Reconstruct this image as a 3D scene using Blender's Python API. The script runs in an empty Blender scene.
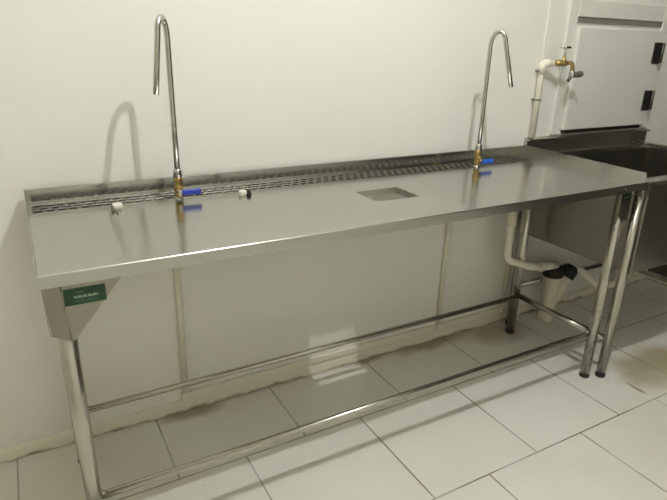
import bpy, bmesh, math, random
from mathutils import Vector, Matrix
random.seed(7)
PI = math.pi
S = bpy.context.scene
COL = S.collection

# ------------------------------------------------------------------ camera, world, light, exposure
def set_camera():
    yaw, pitch, roll = math.radians(29.6123), math.radians(-20.5257), math.radians(1.4595)
    f = Vector((math.sin(yaw)*math.cos(pitch), math.cos(yaw)*math.cos(pitch), math.sin(pitch)))
    rt = Vector((math.cos(yaw), -math.sin(yaw), 0)); up = rt.cross(f)
    c, s = math.cos(roll), math.sin(roll)
    rt2 = c*rt + s*up; up2 = -s*rt + c*up
    m = Matrix((rt2, up2, -f)).transposed().to_4x4()
    m.translation = Vector((0.0152, -1.1627, 1.2989))
    cd = bpy.data.cameras.new('camera'); cam = bpy.data.objects.new('camera', cd)
    COL.objects.link(cam); cam.matrix_world = m
    cd.sensor_width = 36; cd.lens = 554.24/667*36; cd.clip_start = .02
    S.camera = cam
set_camera()
W0 = bpy.data.worlds.new('world'); S.world = W0; W0.use_nodes = True
W0.node_tree.nodes['Background'].inputs[0].default_value = (1, .97, .9, 1)
W0.node_tree.nodes['Background'].inputs[1].default_value = 0.02
S.view_settings.view_transform = 'Standard'
S.view_settings.look = 'None'
S.view_settings.gamma = 1
S.view_settings.exposure = 0.33
S.view_settings.use_curve_mapping = False
S.cycles.max_bounces = 14
S.cycles.diffuse_bounces = 8
S.cycles.glossy_bounces = 6
S.cycles.sample_clamp_indirect = 6
LAMP = Vector((0.95, -0.555, 2.78))
LAMP_STRENGTH = 7700.0
LAMP_COLOUR = (.985, 1.0, 1.0)

# ------------------------------------------------------------------ materials
def mat(name):
    m = bpy.data.materials.new(name); m.use_nodes = True
    nt = m.node_tree; b = nt.nodes['Principled BSDF']
    return m, nt, b
def node(nt, t, **kw):
    n = nt.nodes.new(t)
    for k, v in kw.items():
        if isinstance(k, str) and hasattr(n, k): setattr(n, k, v)
    return n
def plain(name, col, rough=.5, metal=0, var=.06, scale=9, spec=.5):
    m, nt, b = mat(name)
    tc = node(nt, 'ShaderNodeTexCoord'); nz = node(nt, 'ShaderNodeTexNoise')
    nz.inputs['Scale'].default_value = scale; nz.inputs['Detail'].default_value = 4
    nt.links.new(tc.outputs['Object'], nz.inputs['Vector'])
    mx = node(nt, 'ShaderNodeMix', data_type='RGBA')
    mx.inputs['A'].default_value = tuple(c*(1-var) for c in col)+(1,)
    mx.inputs['B'].default_value = tuple(min(1, c*(1+var)) for c in col)+(1,)
    nt.links.new(nz.outputs['Fac'], mx.inputs['Factor'])
    nt.links.new(mx.outputs['Result'], b.inputs['Base Color'])
    b.inputs['Roughness'].default_value = rough; b.inputs['Metallic'].default_value = metal
    b.inputs['Specular IOR Level'].default_value = spec
    return m
def steel(name, col, rough, axis='X', bump=.02, streak=120):
    """brushed stainless steel: streaks along one axis"""
    m, nt, b = mat(name)
    tc = node(nt, 'ShaderNodeTexCoord'); mp = node(nt, 'ShaderNodeMapping')
    sc = {'X': (1.5, streak, streak), 'Z': (streak, streak, 1.5)}[axis]
    mp.inputs['Scale'].default_value = sc
    nt.links.new(tc.outputs['Object'], mp.inputs['Vector'])
    nz = node(nt, 'ShaderNodeTexNoise'); nz.inputs['Scale'].default_value = 1.0; nz.inputs['Detail'].default_value = 3
    nt.links.new(mp.outputs['Vector'], nz.inputs['Vector'])
    big = node(nt, 'ShaderNodeTexNoise'); big.inputs['Scale'].default_value = 5; big.inputs['Detail'].default_value = 4
    nt.links.new(tc.outputs['Object'], big.inputs['Vector'])
    r1 = node(nt, 'ShaderNodeMapRange'); r1.inputs['To Min'].default_value = rough*.8; r1.inputs['To Max'].default_value = rough*1.25
    nt.links.new(big.outputs['Fac'], r1.inputs['Value'])
    nt.links.new(r1.outputs['Result'], b.inputs['Roughness'])
    mx = node(nt, 'ShaderNodeMix', data_type='RGBA')
    mx.inputs['A'].default_value = tuple(c*.93 for c in col)+(1,); mx.inputs['B'].default_value = tuple(min(1, c*1.05) for c in col)+(1,)
    nt.links.new(nz.outputs['Fac'], mx.inputs['Factor'])
    nt.links.new(mx.outputs['Result'], b.inputs['Base Color'])
    bp_ = node(nt, 'ShaderNodeBump'); bp_.inputs['Strength'].default_value = bump; bp_.inputs['Distance'].default_value = .002
    nt.links.new(nz.outputs['Fac'], bp_.inputs['Height']); nt.links.new(bp_.outputs['Normal'], b.inputs['Normal'])
    b.inputs['Metallic'].default_value = 1
    return m

def wall_mat():
    m, nt, b = mat('painted_panel')
    tc = node(nt, 'ShaderNodeTexCoord')
    nz = node(nt, 'ShaderNodeTexNoise'); nz.inputs['Scale'].default_value = 1.3; nz.inputs['Detail'].default_value = 5
    nt.links.new(tc.outputs['Object'], nz.inputs['Vector'])
    mx = node(nt, 'ShaderNodeMix', data_type='RGBA')
    mx.inputs['A'].default_value = (.80, .785, .725, 1); mx.inputs['B'].default_value = (.84, .825, .77, 1)
    nt.links.new(nz.outputs['Fac'], mx.inputs['Factor'])
    # small specks and scuffs
    vo = node(nt, 'ShaderNodeTexVoronoi'); vo.inputs['Scale'].default_value = 2.6
    nt.links.new(tc.outputs['Object'], vo.inputs['Vector'])
    lt = node(nt, 'ShaderNodeMath', operation='LESS_THAN'); lt.inputs[1].default_value = .012
    nt.links.new(vo.outputs['Distance'], lt.inputs[0])
    m2 = node(nt, 'ShaderNodeMix', data_type='RGBA'); m2.inputs['B'].default_value = (.42, .38, .28, 1)
    nt.links.new(lt.outputs[0], m2.inputs['Factor']); nt.links.new(mx.outputs['Result'], m2.inputs['A'])
    nt.links.new(m2.outputs['Result'], b.inputs['Base Color'])
    b.inputs['Roughness'].default_value = .45
    b.inputs['Specular IOR Level'].default_value = .35
    return m

def floor_mat():
    m, nt, b = mat('floor_tiles')
    L = nt.links.new
    tc = node(nt, 'ShaderNodeTexCoord'); mp = node(nt, 'ShaderNodeMapping')
    mp.inputs['Location'].default_value = (-.513+8*.4435, -.265+10*.44, 0)
    L(tc.outputs['Object'], mp.inputs['Vector'])
    br = node(nt, 'ShaderNodeTexBrick'); br.offset = .5; br.offset_frequency = 2; br.squash = 1
    br.inputs['Scale'].default_value = 1; br.inputs['Brick Width'].default_value = .4435; br.inputs['Row Height'].default_value = .44
    br.inputs['Mortar Size'].default_value = .0030; br.inputs['Mortar Smooth'].default_value = .3
    br.inputs['Color1'].default_value = (.74, .735, .665, 1); br.inputs['Color2'].default_value = (.77, .765, .70, 1)
    br.inputs['Mortar'].default_value = (.5, .5, .5, 1)
    L(mp.outputs['Vector'], br.inputs['Vector'])
    # cloudiness of the tiles
    n1 = node(nt, 'ShaderNodeTexNoise'); n1.inputs['Scale'].default_value = 3.1; n1.inputs['Detail'].default_value = 6
    L(tc.outputs['Object'], n1.inputs['Vector'])
    r1 = node(nt, 'ShaderNodeMapRange'); r1.inputs['From Min'].default_value = .35; r1.inputs['From Max'].default_value = .75
    r1.inputs['To Min'].default_value = 0; r1.inputs['To Max'].default_value = .22
    L(n1.outputs['Fac'], r1.inputs['Value'])
    c1 = node(nt, 'ShaderNodeMix', data_type='RGBA'); c1.inputs['B'].default_value = (.58, .53, .42, 1)
    L(br.outputs['Color'], c1.inputs['A']); L(r1.outputs['Result'], c1.inputs['Factor'])
    sep = node(nt, 'ShaderNodeSeparateXYZ'); L(tc.outputs['Object'], sep.inputs['Vector'])
    def blob(cx, cy, rx, ry, strength, ns=9, amp=.55):
        """ragged stain, also the broad floor tint: 1 in its middle, 0 outside"""
        mpb = node(nt, 'ShaderNodeMapping'); mpb.vector_type = 'TEXTURE'
        mpb.inputs['Location'].default_value = (cx, cy, 0); mpb.inputs['Scale'].default_value = (rx, ry, 1)
        L(tc.outputs['Object'], mpb.inputs['Vector'])
        ln = node(nt, 'ShaderNodeVectorMath', operation='LENGTH'); L(mpb.outputs['Vector'], ln.inputs[0])
        nz = node(nt, 'ShaderNodeTexNoise'); nz.inputs['Scale'].default_value = ns; nz.inputs['Detail'].default_value = 6
        L(tc.outputs['Object'], nz.inputs['Vector'])
        ad = node(nt, 'ShaderNodeMath', operation='MULTIPLY_ADD'); ad.inputs[1].default_value = amp*2; L(nz.outputs['Fac'], ad.inputs[0])
        L(ln.outputs['Value'], ad.inputs[2])
        mr = node(nt, 'ShaderNodeMapRange'); mr.inputs['From Min'].default_value = 1.15+amp; mr.inputs['From Max'].default_value = .45+amp
        mr.inputs['To Min'].default_value = 0; mr.inputs['To Max'].default_value = strength
        L(ad.outputs[0], mr.inputs['Value'])
        return mr.outputs['Result']
    cur = c1.outputs['Result']
    def over(cur, fac, col):
        mm = node(nt, 'ShaderNodeMix', data_type='RGBA'); mm.inputs['B'].default_value = col+(1,)
        L(cur, mm.inputs['A']); L(fac, mm.inputs['Factor']); return mm.outputs['Result']
    cur = over(cur, blob(2.34, -.02, .30, .13, .85), (.36, .30, .17))
    cur = over(cur, blob(2.25, -.10, .22, .10, .35), (.42, .36, .22))
    cur = over(cur, blob(2.5, -.35, .3, .2, .3), (.47, .42, .29))
    cur = over(cur, blob(2.2, -.55, .9, .40, .30, 4), (.50, .46, .34))  # broad faint brownish tint across the right front of the floor
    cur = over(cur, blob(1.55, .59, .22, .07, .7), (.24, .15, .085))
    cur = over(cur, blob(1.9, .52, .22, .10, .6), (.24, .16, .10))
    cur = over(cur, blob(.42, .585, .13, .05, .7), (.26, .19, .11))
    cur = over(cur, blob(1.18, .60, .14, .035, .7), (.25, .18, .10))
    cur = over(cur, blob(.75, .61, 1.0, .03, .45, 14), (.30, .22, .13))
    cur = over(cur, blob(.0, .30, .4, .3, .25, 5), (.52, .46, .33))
    cur = over(cur, blob(2.067, -.098, .010, .050, .75, 40, .5), (.16, .13, .07))
    cur = over(cur, blob(2.05, -.33, .06, .03, .5, 20), (.45, .42, .33))
    # dirty line where floor meets the back wall
    nl = node(nt, 'ShaderNodeTexNoise'); nl.inputs['Scale'].default_value = 22; nl.inputs['Detail'].default_value = 5
    L(tc.outputs['Object'], nl.inputs['Vector'])
    ma = node(nt, 'ShaderNodeMath', operation='MULTIPLY_ADD'); ma.inputs[1].default_value = .036
    L(nl.outputs['Fac'], ma.inputs[0]); L(sep.outputs['Y'], ma.inputs[2])
    ml = node(nt, 'ShaderNodeMapRange'); ml.inputs['From Min'].default_value = .612; ml.inputs['From Max'].default_value = .622
    ml.inputs['To Max'].default_value = .85
    L(ma.outputs[0], ml.inputs['Value'])
    cur = over(cur, ml.outputs['Result'], (.20, .14, .08))
    # mortar: dark where dirt has settled, faint elsewhere
    nm = node(nt, 'ShaderNodeTexNoise'); nm.inputs['Scale'].default_value = 3.7; nm.inputs['Detail'].default_value = 4
    L(tc.outputs['Object'], nm.inputs['Vector'])
    rm = node(nt, 'ShaderNodeMapRange'); rm.inputs['From Min'].default_value = .36; rm.inputs['From Max'].default_value = .60
    rm.inputs['To Min'].default_value = .12; rm.inputs['To Max'].default_value = 1.0
    L(nm.outputs['Fac'], rm.inputs['Value'])
    fm = node(nt, 'ShaderNodeMath', operation='MULTIPLY'); L(br.outputs['Fac'], fm.inputs[0]); L(rm.outputs['Result'], fm.inputs[1])
    cur = over(cur, fm.outputs[0], (.20, .155, .09))
    # specks
    vo = node(nt, 'ShaderNodeTexVoronoi'); vo.inputs['Scale'].default_value = 5.5
    L(tc.outputs['Object'], vo.inputs['Vector'])
    lt = node(nt, 'ShaderNodeMath', operation='LESS_THAN'); lt.inputs[1].default_value = .022; L(vo.outputs['Distance'], lt.inputs[0])
    lt2 = node(nt, 'ShaderNodeMath', operation='MULTIPLY'); lt2.inputs[1].default_value = .55; L(lt.outputs[0], lt2.inputs[0])
    cur = over(cur, lt2.outputs[0], (.22, .17, .10))
    L(cur, b.inputs['Base Color'])
    rr = node(nt, 'ShaderNodeMapRange'); rr.inputs['To Min'].default_value = .30; rr.inputs['To Max'].default_value = .5
    L(n1.outputs['Fac'], rr.inputs['Value']); L(rr.outputs['Result'], b.inputs['Roughness'])
    b.inputs['Specular IOR Level'].default_value = .4
    bm_ = node(nt, 'ShaderNodeBump'); bm_.inputs['Strength'].default_value = .35; bm_.inputs['Distance'].default_value = .0015; bm_.invert = True
    L(br.outputs['Fac'], bm_.inputs['Height']); L(bm_.outputs['Normal'], b.inputs['Normal'])
    return m

def skirting_mat():
    m, nt, b = mat('skirting')
    L = nt.links.new
    tc = node(nt, 'ShaderNodeTexCoord')
    nz = node(nt, 'ShaderNodeTexNoise'); nz.inputs['Scale'].default_value = 14; nz.inputs['Detail'].default_value = 6
    L(tc.outputs['Object'], nz.inputs['Vector'])
    sep = node(nt, 'ShaderNodeSeparateXYZ'); L(tc.outputs['Object'], sep.inputs['Vector'])
    ma = node(nt, 'ShaderNodeMath', operation='MULTIPLY_ADD'); ma.inputs[1].default_value = -.05
    L(nz.outputs['Fac'], ma.inputs[0]); L(sep.outputs['Z'], ma.inputs[2])
    mr = node(nt, 'ShaderNodeMapRange'); mr.inputs['From Min'].default_value = -.013; mr.inputs['From Max'].default_value = -.026
    mr.inputs['To Max'].default_value = .85
    L(ma.outputs[0], mr.inputs['Value'])
    mx = node(nt, 'ShaderNodeMix', data_type='RGBA'); mx.inputs['A'].default_value = (.76, .72, .60, 1); mx.inputs['B'].default_value = (.25, .18, .10, 1)
    L(mr.outputs['Result'], mx.inputs['Factor']); L(mx.outputs['Result'], b.inputs['Base Color'])
    b.inputs['Roughness'].default_value = .55
    return m

M = {}
M['wall'] = wall_mat()
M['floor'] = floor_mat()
M['skirting'] = skirting_mat()
M['far_wall'] = plain('grey_wall_paint', (.86, .85, .80), .7, 0, .05, 2)
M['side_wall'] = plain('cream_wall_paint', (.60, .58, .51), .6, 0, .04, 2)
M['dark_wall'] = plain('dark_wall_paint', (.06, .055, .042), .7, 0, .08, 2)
M['ceiling'] = plain('ceiling_paint', (.88, .865, .81), .8, 0, .03, 2)
M['steel_top'] = steel('stainless_sheet', (.53, .535, .49), .17, 'X', .012)
M['steel_x'] = steel('stainless_tube_lengthwise', (.52, .50, .44), .24, 'X', .02)
M['steel_z'] = steel('stainless_tube_upright', (.53, .505, .44), .26, 'Z', .02)
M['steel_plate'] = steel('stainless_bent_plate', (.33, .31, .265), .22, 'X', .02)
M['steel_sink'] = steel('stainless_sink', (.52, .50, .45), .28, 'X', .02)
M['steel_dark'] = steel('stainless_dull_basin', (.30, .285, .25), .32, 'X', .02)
M['steel_grate'] = plain('punched_steel', (.20, .19, .16), .42, 1, .06, 30)
M['channel'] = plain('shaded_drain_channel', (.028, .024, .018), .5, 0, .2, 12)  # near-black colour carries the shade down inside the slots
M['chrome'] = plain('polished_steel', (.56, .545, .49), .22, 1, .03)
M['brass'] = plain('brass', (.46, .33, .13), .32, 1, .10, 40)
M['blue'] = plain('blue_vinyl', (.012, .035, .36), .38, 0, .08)
M['bright_blue'] = plain('bright_blue_vinyl', (.015, .10, .55), .38, 0, .08)
M['rubber'] = plain('black_rubber', (.012, .011, .010), .5, 0, .1)
M['pvc'] = plain('white_pvc', (.78, .74, .63), .4, 0, .05, 14)
M['pvc_old'] = plain('aged_pvc', (.70, .65, .51), .45, 0, .10, 22)
M['conduit'] = plain('cream_conduit', (.75, .71, .58), .45, 0, .05, 12)
M['hatch'] = plain('hatch_paint', (.76, .755, .69), .42, 0, .03, 3)
M['gasket'] = plain('grey_gasket', (.20, .20, .165), .6, 0, .12, 30)
M['hinge'] = plain('black_hinge', (.018, .017, .015), .35, 0, .1)
M['hinge_grey'] = plain('worn_hinge_barrel', (.11, .105, .085), .4, .4, .2, 60)
M['plate_green'] = plain('green_plate', (.007, .055, .018), .4, 0, .06)
M['plate_dark'] = plain('dark_green_plate', (.012, .028, .016), .35, 0, .06)
M['plate_ink'] = plain('pale_green_ink', (.50, .66, .50), .5, 0, .03)
M['plate_ink_dim'] = plain('dim_green_ink', (.16, .33, .19), .5, 0, .03)
M['clip'] = plain('white_plastic', (.74, .71, .63), .45, 0, .05)
m, nt, b = mat('glowing_bulb'); b.inputs['Emission Color'].default_value = LAMP_COLOUR+(1,); b.inputs['Emission Strength'].default_value = LAMP_STRENGTH
b.inputs['Base Color'].default_value = (.9, .9, .85, 1); M['bulb'] = m
m, nt, b = mat('worn_groove'); b.inputs['Base Color'].default_value = (.16, .12, .07, 1); b.inputs['Roughness'].default_value = .8; M['groove'] = m

# ------------------------------------------------------------------ mesh helpers
class MB:
    def __init__(s): s.bm = bmesh.new(); s.smooth = False; s.mods = []
    def box(s, lo, hi, bevel=0, seg=2):
        t = bmesh.new(); bmesh.ops.create_cube(t, size=1)
        for v in t.verts:
            v.co = Vector([(lo[i]+hi[i])/2 + v.co[i]*(hi[i]-lo[i]) for i in range(3)])
        if bevel: bmesh.ops.bevel(t, geom=t.edges[:], offset=bevel, segments=seg, affect='EDGES', profile=.5)
        return s.add(t)
    def add(s, t, mx=None):
        me = bpy.data.meshes.new('tmp'); t.to_mesh(me); t.free()
        if mx: me.transform(mx)
        s.bm.from_mesh(me); bpy.data.meshes.remove(me); return s
    def tube(s, pts, r, seg=14, cap=True, closed=False):
        pts = [Vector(p) for p in pts]; n = len(pts)
        rs = r if isinstance(r, (list, tuple)) else [r]*n
        tang = []
        for i in range(n):
            a = pts[max(i-1, 0)]; c = pts[min(i+1, n-1)]; tang.append((c-a).normalized())
        ref = Vector((0, 0, 1)) if abs(tang[0].z) < .9 else Vector((1, 0, 0))
        nrm = (ref - tang[0]*ref.dot(tang[0])).normalized()
        rings = []
        for i in range(n):
            nrm = (nrm - tang[i]*nrm.dot(tang[i])).normalized(); bi = tang[i].cross(nrm)
            rings.append([s.bm.verts.new(pts[i] + rs[i]*(math.cos(2*PI*k/seg)*nrm + math.sin(2*PI*k/seg)*bi)) for k in range(seg)])
        for i in range(n-1):
            for k in range(seg):
                f = s.bm.faces.new((rings[i][k], rings[i][(k+1) % seg], rings[i+1][(k+1) % seg], rings[i+1][k])); f.smooth = True
        if cap:
            s.bm.faces.new(rings[0][::-1]); s.bm.faces.new(rings[-1])
        return s
    def lathe(s, c, prof, seg=20, axis='Z'):
        """prof: (radius, height) pairs turned about an axis through c"""
        rings = []
        for r, h in prof:
            ring = []
            for k in range(seg):
                a = 2*PI*k/seg; p = (r*math.cos(a), r*math.sin(a), h)
                if axis == 'X': p = (p[2], p[0], p[1])
                if axis == 'Y': p = (p[1], p[2], p[0])
                ring.append(s.bm.verts.new(Vector(c)+Vector(p)))
            rings.append(ring)
        for i in range(len(rings)-1):
            for k in range(seg):
                f = s.bm.faces.new((rings[i][k], rings[i][(k+1) % seg], rings[i+1][(k+1) % seg], rings[i+1][k])); f.smooth = True
        s.bm.faces.new(rings[0][::-1]); s.bm.faces.new(rings[-1]); return s
    def poly(s, pts): s.bm.faces.new([s.bm.verts.new(p) for p in pts]); return s
    def prism(s, pts, d, bevel=0):
        """extrude a polygon by vector d"""
        t = bmesh.new(); d = Vector(d)
        a = [t.verts.new(p) for p in pts]; c = [t.verts.new(Vector(p)+d) for p in pts]; n = len(pts)
        t.faces.new(a[::-1]); t.faces.new(c)
        for i in range(n): t.faces.new((a[i], a[(i+1) % n], c[(i+1) % n], c[i]))
        bmesh.ops.recalc_face_normals(t, faces=t.faces[:])
        if bevel: bmesh.ops.bevel(t, geom=t.edges[:], offset=bevel, segments=2, affect='EDGES', profile=.5)
        return s.add(t)
    def build(s, name, m, parent=None, recalc=True):
        if recalc: bmesh.ops.recalc_face_normals(s.bm, faces=s.bm.faces[:])
        if parent is not None:
            off = parent['_w']
            for v in s.bm.verts: v.co -= Vector(off)
        me = bpy.data.meshes.new(name); s.bm.to_mesh(me); s.bm.free()
        me.materials.append(M[m]); o = bpy.data.objects.new(name, me); COL.objects.link(o)
        if parent is not None: o.parent = parent; o['_w'] = parent['_w']
        return o
def arc(c, r, a0, a1, u, v, n=8):
    c, u, v = Vector(c), Vector(u), Vector(v)
    return [c + r*(math.cos(a0+(a1-a0)*i/n)*u + math.sin(a0+(a1-a0)*i/n)*v) for i in range(n+1)]
def smooth_path(pts, rad, n=6):
    """polyline with its inner corners rounded"""
    pts = [Vector(p) for p in pts]; out = [pts[0]]
    for i in range(1, len(pts)-1):
        a, b_, c = pts[i-1], pts[i], pts[i+1]
        d1 = (a-b_).normalized(); d2 = (c-b_).normalized(); r = min(rad, (a-b_).length*.49, (c-b_).length*.49)
        p, q_ = b_+d1*r, b_+d2*r
        for k in range(n+1):
            t = k/n; out.append((1-t)**2*p + 2*t*(1-t)*b_ + t*t*q_)
    out.append(pts[-1]); return out
def thing(name, loc, label, cat, group=None):
    o = bpy.data.objects.new(name, None); COL.objects.link(o); o.location = loc; o.empty_display_size = .05
    o['_w'] = list(loc); o['label'] = label; o['category'] = cat
    if group: o['group'] = group
    return o
def structure(o): o['kind'] = 'structure'; return o

# ------------------------------------------------------------------ the room
WY = .61                       # face of the back wall
X0, X1, Y0, ZC = -1.5, 3.22, -2.8, 2.98
def wall(name, lo, hi, m='wall'):
    return structure(MB().box(lo, hi).build(name, m))
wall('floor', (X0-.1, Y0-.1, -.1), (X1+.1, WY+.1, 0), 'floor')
wall('wall_back', (X0-.1, WY, 0), (X1+.1, WY+.1, ZC))
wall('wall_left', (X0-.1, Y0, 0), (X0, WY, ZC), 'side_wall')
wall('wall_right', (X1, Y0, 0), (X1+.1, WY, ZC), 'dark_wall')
wall('wall_front', (X0-.1, Y0-.1, 0), (X1+.1, Y0, ZC), 'far_wall')
wall('ceiling', (X0-.1, Y0-.1, ZC), (X1+.1, WY+.1, ZC+.1), 'ceiling')
sk = MB(); prof = [(X0, WY, 0), (X0, WY-.012, 0), (X0, WY-.010, .034), (X0, WY-.004, .044), (X0, WY, .046)]
structure(sk.prism(prof, (X1-X0, 0, 0)).build('baseboard_back', 'skirting'))
structure(MB().box((X1-.012, Y0, 0), (X1, WY-.012, .05), .003).build('baseboard_right', 'skirting'))
# cream conduits on the wall behind the table: one run along the skirting, three uprights
structure(MB().box((.40, WY-.014, .050), (1.985, WY, .078), .004).build('trim_1', 'skirting'))
def conduit(n, x, x2, z1, r):
    t = MB().tube([(x, WY-r, .078), (x2, WY-r, z1)], r, 14)
    t.box((x-.017, WY-.026, .050), (x+.017, WY, .082), .004)
    return structure(t.build('trim_%d' % n, 'conduit'))
conduit(2, .405, .413, .83, .0115)
conduit(3, 1.589, 1.595, .83, .0100)
conduit(4, 1.994, 2.016, .83, .0100)

structure(MB().box((2.030, WY-.004, 1.245), (2.046, WY, ZC), .0015, 1).build('trim_5', 'wall'))

# the bulb that lights the room
lamp = thing('ceiling_lamp', (LAMP.x, LAMP.y, ZC), 'bare glowing bulb in a white holder on the ceiling', 'lamp')
MB().lathe((LAMP.x, LAMP.y, ZC), [(.05, 0), (.05, -.012), (.03, -.03), (.022, -.05), (.022, -.135), (.016, -.178)], 24).build('lamp_holder', 'clip', lamp)
bl = MB(); t = bmesh.new(); bmesh.ops.create_uvsphere(t, u_segments=16, v_segments=10, radius=.015)
for f in t.faces: f.smooth = True
bl.add(t, Matrix.Translation(LAMP)); bl.build('bulb', 'bulb', lamp)

# ------------------------------------------------------------------ the long work table
L, D, H = 1.990, .576, .850
TH = .029
GX0, GX1, GY0, GY1 = .012, 1.905, .470, .551
HX0, HX1, HY0, HY1 = .929, 1.091, .186, .315
table = thing('work_table', (L/2, D/2, 0), 'long stainless steel work table with back splash standing against the white wall', 'table')

def sheet_top():
    b = MB(); bm = b.bm
    xs = sorted({0, GX0, HX0, HX1, GX1, L}); ys = [0, HY0, HY1, GY0, GY1, D]
    vt = {(i, j): bm.verts.new((x, y, H)) for i, x in enumerate(xs) for j, y in enumerate(ys)}
    for i in range(len(xs)-1):
        for j in range(len(ys)-1):
            cx, cy = (xs[i]+xs[i+1])/2, (ys[j]+ys[j+1])/2
            if HX0 < cx < HX1 and HY0 < cy < HY1: continue
            if GX0 < cx < GX1 and GY0 < cy < GY1: continue
            bm.faces.new((vt[i, j], vt[i+1, j], vt[i+1, j+1], vt[i, j+1]))
    nx, ny = len(xs)-1, len(ys)-1
    loop = [(i, 0) for i in range(nx)] + [(nx, j) for j in range(ny)] + [(i, ny) for i in range(nx, 0, -1)] + [(0, j) for j in range(ny, 0, -1)]
    low = {k: bm.verts.new(vt[k].co - Vector((0, 0, TH))) for k in loop}
    def inn(k):
        p = low[k].co.copy(); ins = .014
        p.x = min(max(p.x, ins), L-ins); p.y = min(max(p.y, ins), D-ins); return p
    lip = {k: bm.verts.new(inn(k)) for k in loop}
    for a in range(len(loop)):
        k, n = loop[a], loop[(a+1) % len(loop)]
        bm.faces.new((vt[k], low[k], low[n], vt[n])); bm.faces.new((low[k], lip[k], lip[n], low[n]))
    # turned-down flange round the square hole
    hi = [(xs.index(HX0), ys.index(HY0)), (xs.index(HX1), ys.index(HY0)), (xs.index(HX1), ys.index(HY1)), (xs.index(HX0), ys.index(HY1))]
    dn = {k: bm.verts.new(vt[k].co - Vector((0, 0, .020))) for k in hi}
    for a in range(4):
        k, n = hi[a], hi[(a+1) % 4]; bm.faces.new((vt[k], vt[n], dn[n], dn[k]))
    bmesh.ops.recalc_face_normals(bm, faces=bm.faces[:])
    # rounded outer fold
    ed = [e for e in bm.edges if len(e.link_faces) == 2 and e.calc_face_angle(0) > 1.0 and abs(e.verts[0].co.z-H) < 1e-6 and abs(e.verts[1].co.z-H) < 1e-6
          and (max(v.co.y for v in e.verts) < 1e-6 or min(v.co.x for v in e.verts) > L-1e-6 or max(v.co.x for v in e.verts) < 1e-6)]
    bmesh.ops.bevel(bm, geom=ed, offset=.003, segments=3, affect='EDGES', profile=.5)
    o = b.build('table_top', 'steel_top', table, recalc=False)
    sm = o.modifiers.new('sheet', 'SOLIDIFY'); sm.thickness = .0014; sm.offset = -1
    return o
top = sheet_top()
# spot weld dot near the right end of the front fold
MB().lathe((1.86, 0, .838), [(.004, .001), (.0035, -.0015), (.001, -.002)], 10, 'Y').build('screw_head', 'chrome', table)

U = .040
MB().box((0, D-.002, H), (L, D, H+U), .0006, 1).box((0, D-.002, H+U-.0015), (L, D+.012, H+U), .0005, 1).build('backsplash', 'steel_top', table)
for s, xa, xb in ((0, .0, .0018), (1, L-.0018, L)):
    e = MB()
    e.prism([(xa, .012, H-.002), (xa, D-.002, H-.002), (xa, D-.002, H+U-.001), (xa, .025, H+.031), (xa, .012, H+.022)], (xb-xa, 0, 0))
    if s: e.box((L-.002, .014, H+.0285), (L+.003, D-.002, H+.0300))
    e.build('end_upstand', 'steel_top', table)

def grate():
    """punched drain strip: staggered slots with raised rims"""
    b = MB(); bm = b.bm
    cw = .0295; nxs = int(round((GX1-GX0)/cw)); cw = (GX1-GX0)/nxs; rows = 3; ch = (GY1-GY0)/rows
    for j in range(rows):
        y0 = GY0+ch*j; off = .5*cw if j % 2 else 0
        edges = [GX0] + [GX0+off+cw*i for i in range(0 if off else 1, nxs)] + [GX1]
        for i in range(len(edges)-1):
            x0, x1 = edges[i], edges[i+1]
            out = [bm.verts.new(p) for p in ((x0, y0, H-.001), (x1, y0, H-.001), (x1, y0+ch, H-.001), (x0, y0+ch, H-.001))]
            m = .0030 if x1-x0 > .02 else .002; my = .0016
            rim = [bm.verts.new(p) for p in ((x0+m, y0+my, H+.0004), (x1-m, y0+my, H+.0004), (x1-m, y0+ch-my, H+.0004), (x0+m, y0+ch-my, H+.0004))]
            m2 = m+.0016; my2 = my+.0016
            inn = [bm.verts.new(p) for p in ((x0+m2, y0+my2, H-.0012), (x1-m2, y0+my2, H-.0012), (x1-m2, y0+ch-my2, H-.0012), (x0+m2, y0+ch-my2, H-.0012))]
            for A, B in ((out, rim), (rim, inn)):
                for k in range(4): bm.faces.new((A[k], A[(k+1) % 4], B[(k+1) % 4], B[k]))
    return b.build('drain_grate', 'steel_grate', table, recalc=False)
grate()
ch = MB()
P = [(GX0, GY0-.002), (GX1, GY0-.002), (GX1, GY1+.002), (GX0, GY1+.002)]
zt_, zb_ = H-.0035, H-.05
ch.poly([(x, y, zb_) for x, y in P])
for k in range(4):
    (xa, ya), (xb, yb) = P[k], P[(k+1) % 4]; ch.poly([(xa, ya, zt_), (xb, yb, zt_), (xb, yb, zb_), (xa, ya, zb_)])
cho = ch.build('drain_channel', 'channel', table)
cho.modifiers.new('sheet', 'SOLIDIFY').thickness = .0012

LR = .0190
LEGS = {(0, 0): (.040, .072), (1, 0): (1.951, .066), (0, 1): (.040, .488), (1, 1): (1.951, .488)}
for (ix, iy), (x, y) in LEGS.items():
    lg = MB().tube([(x, y, .006), (x, y, H-TH+.002)], LR, 20).build('leg', 'steel_z', table)
    lg['_w'] = table['_w']
    MB().lathe((x, y, 0), [(LR-.001, 0), (LR+.0015, .002), (LR+.0015, .012), (LR, .014)], 20).build('foot_cap', 'rubber', lg)['label'] = 'black rubber foot cap'
RZ = .20; RR = .0105
MB().tube([(.040, .080, RZ), (1.951, .080, RZ)], RR, 14).build('long_rail', 'steel_x', table)
MB().tube([(.040, .470, RZ), (1.951, .470, RZ)], RR, 14).build('long_rail', 'steel_x', table)
for x in (.040, 1.957):
    MB().tube([(x, .072, RZ), (x, .488, RZ)], .0125, 14).build('side_rail', 'steel_x', table)
for x, y in ((.062, .080), (1.930, .080)):
    t = bmesh.new(); bmesh.ops.create_icosphere(t, subdivisions=2, radius=.008)
    w = MB(); w.add(t, Matrix.Translation((x, y, RZ+.008))); w.build('weld', 'chrome', table)

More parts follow.
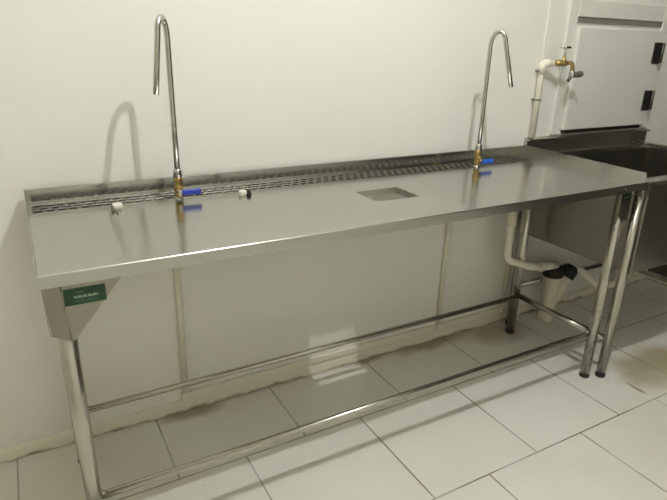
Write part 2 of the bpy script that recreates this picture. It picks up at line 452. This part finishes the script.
# bent gusset plates at the legs
zt = H-TH-.001
g = MB()
g.prism([(.040, .030, zt), (.172, .030, zt), (.052, .030, .678), (.046, .030, .680)], (0, .0015, 0))
g.prism([(.040, .030, zt), (.046, .030, .680), (.010, .044, .690), (.004, .046, zt)], (0, .0015, 0))
g.prism([(.004, .046, zt), (.006, .046, .690), (.006, .070, .690), (.004, .190, zt)], (.0015, 0, 0))
g.tube([(.0402, .0298, zt), (.0462, .0298, .681)], .0014, 8)
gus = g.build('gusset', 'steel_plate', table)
g = MB()
g.prism([(1.905, .040, zt), (1.986, .040, zt), (1.986, .040, .700), (1.960, .040, .694), (1.912, .040, .735)], (0, .0015, 0))
g.prism([(1.986, .040, zt), (1.986, .040, .716), (1.986, .070, .700), (1.986, .105, zt)], (-.0015, 0, 0))
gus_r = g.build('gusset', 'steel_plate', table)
for xa, sgn in ((.006, 1), (1.986, -1)):
    MB().prism([(xa, D-.046, zt), (xa, D-.070, .69), (xa, D-.19, zt)], (.0015*sgn, 0, 0)).prism(
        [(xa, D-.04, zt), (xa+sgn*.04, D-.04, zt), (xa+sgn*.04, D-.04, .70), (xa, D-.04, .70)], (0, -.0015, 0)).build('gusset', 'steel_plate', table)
# green maker's plate riveted on the left gusset, with its worn pale lettering
pz = lambda u, v: (.0635+u, .0288, .7625+v)
pl = MB().box((.0440, .0285, .7615), (.1270, .0300, .8000), .0006, 1).build('name_plate', 'plate_green', gus)
pl['label'] = 'green plate with worn pale lettering'
ink = MB()
def stroke(b, pts, r=.0007, y=.0282):
    b.tube([(.0500+u*1.15, y, .7615+v) for u, v in pts], r, 6)
x = .012
rnd = random.Random(3)
for k in range(15):                                    # worn row of joined letters
    h = .0085 if k in (4, 5) else .0055
    if k % 3 == 0: stroke(ink, [(x, .0160), (x, .0160+h)]); stroke(ink, [(x, .0160+h), (x+.0016, .0160+h*.9), (x+.0019, .0160)])
    elif k % 3 == 1: stroke(ink, [(x+.0018, .0210), (x, .0205), (x, .0165), (x+.0018, .0162)])
    else: stroke(ink, [(x, .0160), (x+.001, .0212), (x+.002, .0160)]); stroke(ink, [(x, .0185), (x+.002, .0185)])
    x += .0028
ink.build('lettering', 'plate_ink', pl)
ink = MB()
x = .012
for k in range(12):                                    # faint lower row
    if k != 5: stroke(ink, [(x, .0080), (x+.0008, .0105), (x+.0020, .0080)], .0005)
    x += .0033
for k in range(2):                                     # small crest over the row
    stroke(ink, [(.020+.006*k+.0032*math.cos(a), .0268+.0030*math.sin(a)) for a in [PI*i/6 for i in range(7)]], .0006)
ink.build('lettering', 'plate_ink_dim', pl)
pr_ = MB().box((1.908, .0383, .7745), (1.966, .0400, .8030), .0006, 1).build('name_plate', 'plate_dark', gus_r)
pr_['label'] = 'dark green plate with worn lettering'
ink = MB(); x = 1.915
for k in range(11):
    ink.tube([(x, .038, .7870), (x+.001, .038, .7920), (x+.002, .038, .7875)], .0006, 6); x += .0036
for k in range(5): ink.tube([(1.918+.005*k, .038, .7795), (1.9205+.005*k, .038, .7805)], .0005, 6)
ink.build('lettering', 'plate_ink_dim', pr_)

# ------------------------------------------------------------------ gooseneck faucets on the table
def make_faucet(loc, direction, label, lever):
    ox, oy, oz = loc
    f = thing('gooseneck_faucet', loc, label, 'faucet', 'tall gooseneck faucets on the work table')
    MB().lathe(loc, [(.013, 0), (.013, .004), (.009, .006), (.009, .014)], 16).build('base_nipple', 'chrome', f)
    vb = MB().lathe((ox, oy, oz+.010), [(.011, 0), (.0135, .002), (.0135, .010), (.0105, .013), (.0135, .018), (.0155, .026), (.0135, .034), (.011, .040), (.0135, .043), (.0135, .055), (.011, .058)], 8)
    vb.lathe((ox, oy, oz+.034), [(.010, -.021), (.010, 0)], 12, 'Y').build('valve_body', 'brass', f)
    MB().lathe((ox, oy, oz+.066), [(.0125, 0), (.0125, .020), (.0095, .026)], 6).build('collar_nut', 'chrome', f)
    hz = oz+.025
    hd = MB().box((ox-.008, oy-.0245, hz-.008), (ox+.006, oy-.0215, hz+.008), .001, 1).lathe((ox, oy-.0245, hz+.004), [(.006, -.003), (.006, .004)], 6, 'Y')
    hd = hd.build('lever_arm', 'chrome', f)
    MB().box((ox+.002, oy-.029, hz-.0085), (ox+.060, oy-.0175, hz+.0085), .004, 3).build('lever_grip', lever, hd)['label'] = 'blue vinyl lever grip'
    sp = MB()
    w, zr, zt2 = .056, 1.300-oz, 1.350-oz
    pts = [Vector((0, 0, .084)), Vector((0, 0, zr*.5)), Vector((0, 0, zr))]
    for i in range(1, 13):
        a = PI - PI*i/12*.94
        pts.append(Vector((w/2 + w/2*math.cos(a), 0, zr + (zt2-zr)*math.sin(a))))
    pts.append(Vector((.094, 0, 1.159-oz)))
    sp.tube([Vector(loc)+p for p in pts], .0080, 14)
    so = sp.build('spout', 'chrome', f); so.rotation_euler = (0, 0, direction)
    return f
make_faucet((.402, .455, H), math.atan2(-.076, -.060), 'tall steel gooseneck faucet with blue lever nearer the green plate, outlet turned left', 'blue')
make_faucet((1.577, .455, H), math.atan2(-.087, .050), 'tall steel gooseneck faucet with bright blue lever nearer the deep sink, outlet turned right', 'bright_blue')

# small white clips lying on the table top by the drain strip
def clip(name, x, y, w, label, peg):
    c = thing(name, (x, y, H), label, 'clip', 'white plastic clips on the work table')
    MB().box((x-w/2, y-.009, H+.004), (x+w/2, y+.009, H+.016), .003, 2).box((x-w/2+.002, y-.006, H), (x+w/2-.002, y+.006, H+.005), .001, 1).build('clip_body', 'clip', c)
    if peg > 0: MB().prism([(x+w/2, y-.006, H), (x+w/2+.016, y-.006, H), (x+w/2+.012, y-.006, H+.015), (x+w/2+.002, y-.006, H+.014)], (0, .010, 0), .001).build('peg', 'rubber', c)['label'] = 'black peg'
    else: MB().box((x-w/2-.004, y-.014, H), (x-w/2+.002, y+.004, H+.013), .001, 1).tube([(x-w/2+.004, y-.012, H+.003), (x-w/2+.007, y-.05, H+.003)], .0016, 8).build('peg', 'gasket', c)['label'] = 'grey peg with a short wire'
clip('plastic_clip', .222, .424, .026, 'flat white plastic clip with grey wire left of the tall faucet', -1)
clip('plastic_clip', .588, .420, .022, 'small white plastic clip with black peg right of the blue lever', 1)

# ------------------------------------------------------------------ the deep sink on the right
SX0, SX1 = 1.9955, 2.895
sink = thing('utility_sink', ((SX0+SX1)/2, .3, 0), 'deep dark stainless steel sink standing right of the long work table', 'sink')
def basin():
    b = MB(); bm = b.bm
    ox0, ox1, oy0, oy1, zt_, zb_ = 2.034, SX1, .018, .585, .8335, .470
    r = .032
    O = [(ox0, oy0), (ox1, oy0), (ox1, oy1), (ox0, oy1)]; I = [(ox0+r, oy0+r), (ox1-r, oy0+r), (ox1-r, oy1-r), (ox0+r, oy1-r)]
    V = lambda pts, z: [bm.verts.new((x, y, z)) for x, y in pts]
    ob, ot, it, ib = V(O, zb_), V(O, zt_), V(I, zt_), V(I, zb_+.012)
    bm.faces.new(ob[::-1]); bm.faces.new(ib)
    for A, B in ((ob, ot), (ot, it), (it, ib)):
        for k in range(4): bm.faces.new((A[k], A[(k+1) % 4], B[(k+1) % 4], B[k]))
    bmesh.ops.recalc_face_normals(bm, faces=bm.faces[:])
    bmesh.ops.bevel(bm, geom=[e for e in bm.edges], offset=.004, segments=2, affect='EDGES', profile=.5)
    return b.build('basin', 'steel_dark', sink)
basin()
# rim that folds over the basin
b = MB(); bm = b.bm
O = [(SX0, 0), (SX1+.004, 0), (SX1+.004, .590), (SX0, .590)]; I = [(2.066, .052), (SX1-.032, .052), (SX1-.032, .553), (2.066, .553)]
V = lambda pts, z: [bm.verts.new((x, y, z)) for x, y in pts]
lo_o, hi_o, hi_i, lo_i = V(O, .832), V(O, .848), V(I, .848), V(I, .832)
for A, B in ((lo_o, hi_o), (hi_o, hi_i), (hi_i, lo_i), (lo_i, lo_o)):
    for k in range(4): bm.faces.new((A[k], A[(k+1) % 4], B[(k+1) % 4], B[k]))
b.build('rim', 'steel_sink', sink)
b = MB(); b.prism([(SX0, WY-.004, .842), (SX0, WY-.018, .842), (SX0, WY-.018, .905), (SX0, WY-.034, .908), (SX0, WY-.034, .914), (SX0, WY-.004, .918)], (SX1-.02-SX0, 0, 0), .001)
b.build('backsplash', 'steel_sink', sink)
for x in (2.09, 2.20): MB().lathe((x, WY-.018, .893), [(.0035, 0), (.003, -.0015), (.001, -.002)], 10, 'Y').build('screw_head', 'chrome', sink)
SL = [(2.014, .036), (2.868, .050), (2.016, .555), (2.868, .555)]
for x, y in SL:
    ztop = .833 if x < 2.1 else .472
    lg = MB().tube([(x, y, .006), (x, y, ztop)], .0185, 20).build('leg', 'steel_z', sink); lg['_w'] = sink['_w']
    MB().lathe((x, y, 0), [(.018, 0), (.0205, .002), (.0205, .014), (.019, .016)], 20).build('foot_cap', 'rubber', lg)['label'] = 'black rubber foot cap'
MB().box((SX0-.001, .014, .788), (2.033, .058, .833), .003, 2).build('corner_cup', 'steel_sink', sink)
SZ = .205
MB().tube([(2.016, .555, SZ), (2.868, .555, SZ)], .0125, 14).build('long_rail', 'steel_x', sink)
for x, ya in ((2.015, .036), (2.868, .050)): MB().tube([(x, ya, SZ-.035), (x, .555, SZ-.035)], .0125, 14).build('side_rail', 'steel_x', sink)

# ------------------------------------------------------------------ drain pipes under the right end
dp = thing('drain_pipe', (1.80, .50, .30), 'white plastic drain pipe dropping from the table and bending to the black cap', 'pipe')
path = smooth_path([(1.862, .500, .798), (1.864, .495, .392), (1.99, .460, .348), (2.060, .458, .334)], .035)
MB().tube(path, .0175, 16).build('pipe', 'pvc', dp)
MB().tube([(1.862, .500, .799), (1.862, .497, .56)], .0215, 16).build('sleeve', 'pvc_old', dp)['label'] = 'wider stained upper sleeve'
MB().tube([(2.050, .458, .336), (2.072, .458, .334)], .0225, 16).tube([(2.068, .458, .334), (2.170, .462, .326)], .0195, 16).build('elbow_collar', 'pvc', dp)

st = thing('floor_drain_stub', (2.215, .505, 0), 'cream forked pipe stub with black rubber caps rising from the tiled floor', 'pipe')
sx, sy = 2.215, .505
b = MB().lathe((sx, sy, 0), [(.040, 0), (.040, .010), (.036, .012), (.036, .15), (.044, .20), (.046, .254)], 24)
b.tube([(sx+.002, sy, .085), (sx+.060, sy-.011, .195), (sx+.088, sy-.016, .245)], [.034, .038, .039], 20)
b.build('pipe_fork', 'pvc_old', st)
MB().lathe((sx, sy, .244), [(.047, 0), (.050, .004), (.050, .024), (.042, .052), (.022, .060)], 24).build('rubber_cap', 'rubber', st)['label'] = 'black rubber cap'
MB().tube([(sx+.076, sy-.015, .230), (sx+.100, sy-.019, .268), (sx+.110, sy-.020, .284)], [.041, .041, .026], 20).build('rubber_cap', 'rubber', st)['label'] = 'black rubber cap on the slanting branch'

wp = thing('waste_pipe', (2.45, .42, .20), 'pale grey waste pipe slanting from the black cap down behind the legs', 'pipe')
path = smooth_path([(sx+.102, sy-.019, .268), (sx+.155, sy-.03, .262), (2.47, .42, .165), (2.58, .40, .17), (2.60, .395, .468)], .045)
MB().tube(path, .0185, 16).build('pipe', 'pvc', wp)
MB().tube([(2.60, .395, .40), (2.60, .395, .469)], .027, 16).build('coupling_nut', 'pvc', wp)

# ------------------------------------------------------------------ wall hatch over the sink
hx0, hx1, hz0, hz1 = 2.212, 2.822, .936, 1.388
ht = thing('wall_hatch', ((hx0+hx1)/2, WY, hz0), 'white square hatch door with black hinges in the wall over the sink', 'hatch')
b = MB(); fw = .06
b.box((hx0-fw, WY-.012, hz0-.012), (hx0-.004, WY, 1.50), .003, 2)
b.box((hx1+.004, WY-.012, hz0-.012), (hx1+fw, WY, 1.50), .003, 2)
b.box((hx0-.004, WY-.012, 1.430), (hx1+.004, WY, 1.50), .003, 2)
b.build('frame', 'hatch', ht)
MB().box((hx0-.004, WY-.006, 1.406), (hx1+.004, WY-.002, 1.430)).build('gasket', 'gasket', ht)['label'] = 'grey gasket strip over the door'
MB().box((hx0, WY-.030, hz0+.008), (hx1, WY-.001, hz1), .004, 2).build('door_panel', 'hatch', ht)
MB().box((hx0+.02, WY-.016, hz0-.010), (hx1-.02, WY-.001, hz0+.008)).build('gasket', 'hinge', ht)['label'] = 'dark sealing strip under the door'
for z in (1.288, 1.064):
    h = MB().box((hx1-.062, WY-.036, z-.050), (hx1+.002, WY-.030, z+.048), .002, 1).box((hx1+.008, WY-.018, z-.044), (hx1+.036, WY-.012, z+.044), .002, 1)
    for zz in (-.034, .034): h.lathe((hx1-.042, WY-.036, z+zz), [(.005, .001), (.004, -.003)], 8, 'Y')
    h = h.build('hinge', 'hinge', ht); h['label'] = 'black butt hinge'
    MB().lathe((hx1+.006, WY-.034, z), [(.009, -.046), (.009, .046)], 12).build('hinge_barrel', 'hinge_grey', h)

# ------------------------------------------------------------------ water pipe and brass tap beside the hatch
px_, py_ = 2.020, WY-.020
wpipe = thing('water_pipe', (px_, WY, .92), 'slim white water pipe climbing the wall beside the hatch to the brass tap', 'pipe')
MB().tube(smooth_path([(px_, py_, .9195), (px_, py_, 1.235), (px_+.038, py_-.027, 1.238)], .02), .0130, 14).build('pipe', 'pvc', wpipe)
MB().tube(smooth_path([(px_, py_, 1.195), (px_, py_, 1.237), (px_+.026, py_-.018, 1.239)], .018), .0170, 16).build('elbow', 'pvc', wpipe)
for z in (1.205, 1.085):
    MB().lathe((px_, py_, z), [(.0135, -.004), (.0145, -.003), (.0145, .003), (.0135, .004)], 16).box((px_-.019, py_-.002, z-.004), (px_-.011, WY-.0005, z+.004), .001, 1).build('pipe_clip', 'gasket', wpipe)['label'] = 'thin dark pipe clip'

tx, ty, tz = px_+.036, py_-.026, 1.239
tp = thing('brass_tap', (tx, ty, tz), 'small brass tap with chrome nozzle on the white water pipe', 'tap')
dirx = Vector((.88, -.47, 0)).normalized(); base = Vector((tx, ty, tz))
b = MB()
b.tube([base-dirx*.012, base+dirx*.012, base+dirx*.013, base+dirx*.022, base+dirx*.045, base+dirx*.060], [.0105, .0105, .0125, .0125, .012, .010], 14)
b.tube(smooth_path([base+dirx*.045, base+dirx*.082+Vector((0, 0, .004)), base+dirx*.086+Vector((0, 0, -.030))], .02), .0088, 14)
c = base+dirx*.042
b.tube([c, c+Vector((0, 0, .018)), c+Vector((0, 0, .020)), c+Vector((0, 0, .030))], [.011, .0095, .007, .006], 14)
b.build('tap_body', 'brass', tp)
MB().tube([c+Vector((0, 0, .026)), c+Vector((0, 0, .062))], .0042, 10).tube([c+Vector((-.024, .006, .064)), c+Vector((.024, -.006, .064))], .0048, 10).lathe(c+Vector((0, 0, .058)), [(.008, 0), (.008, .010)], 10).build('handle', 'chrome', tp)
e = base+dirx*.086
MB().lathe(e+Vector((0, 0, -.058)), [(.0105, 0), (.0125, .004), (.0125, .022), (.0095, .030)], 12).build('nozzle', 'chrome', tp)
MB().tube([e+Vector((0, 0, -.046)), e+Vector((.016, -.004, -.046)), e+Vector((.034, -.010, -.044)), e+Vector((.048, -.014, -.042))], [.0085, .012, .014, .012], 12).tube(
    [e+Vector((0, 0, -.05)), e+Vector((-.012, .006, -.075))], .008, 10).build('hose_coupling', 'hinge_grey', tp)['label'] = 'worn grey hose coupling'

for o in bpy.data.objects:
    if '_w' in o: del o['_w']
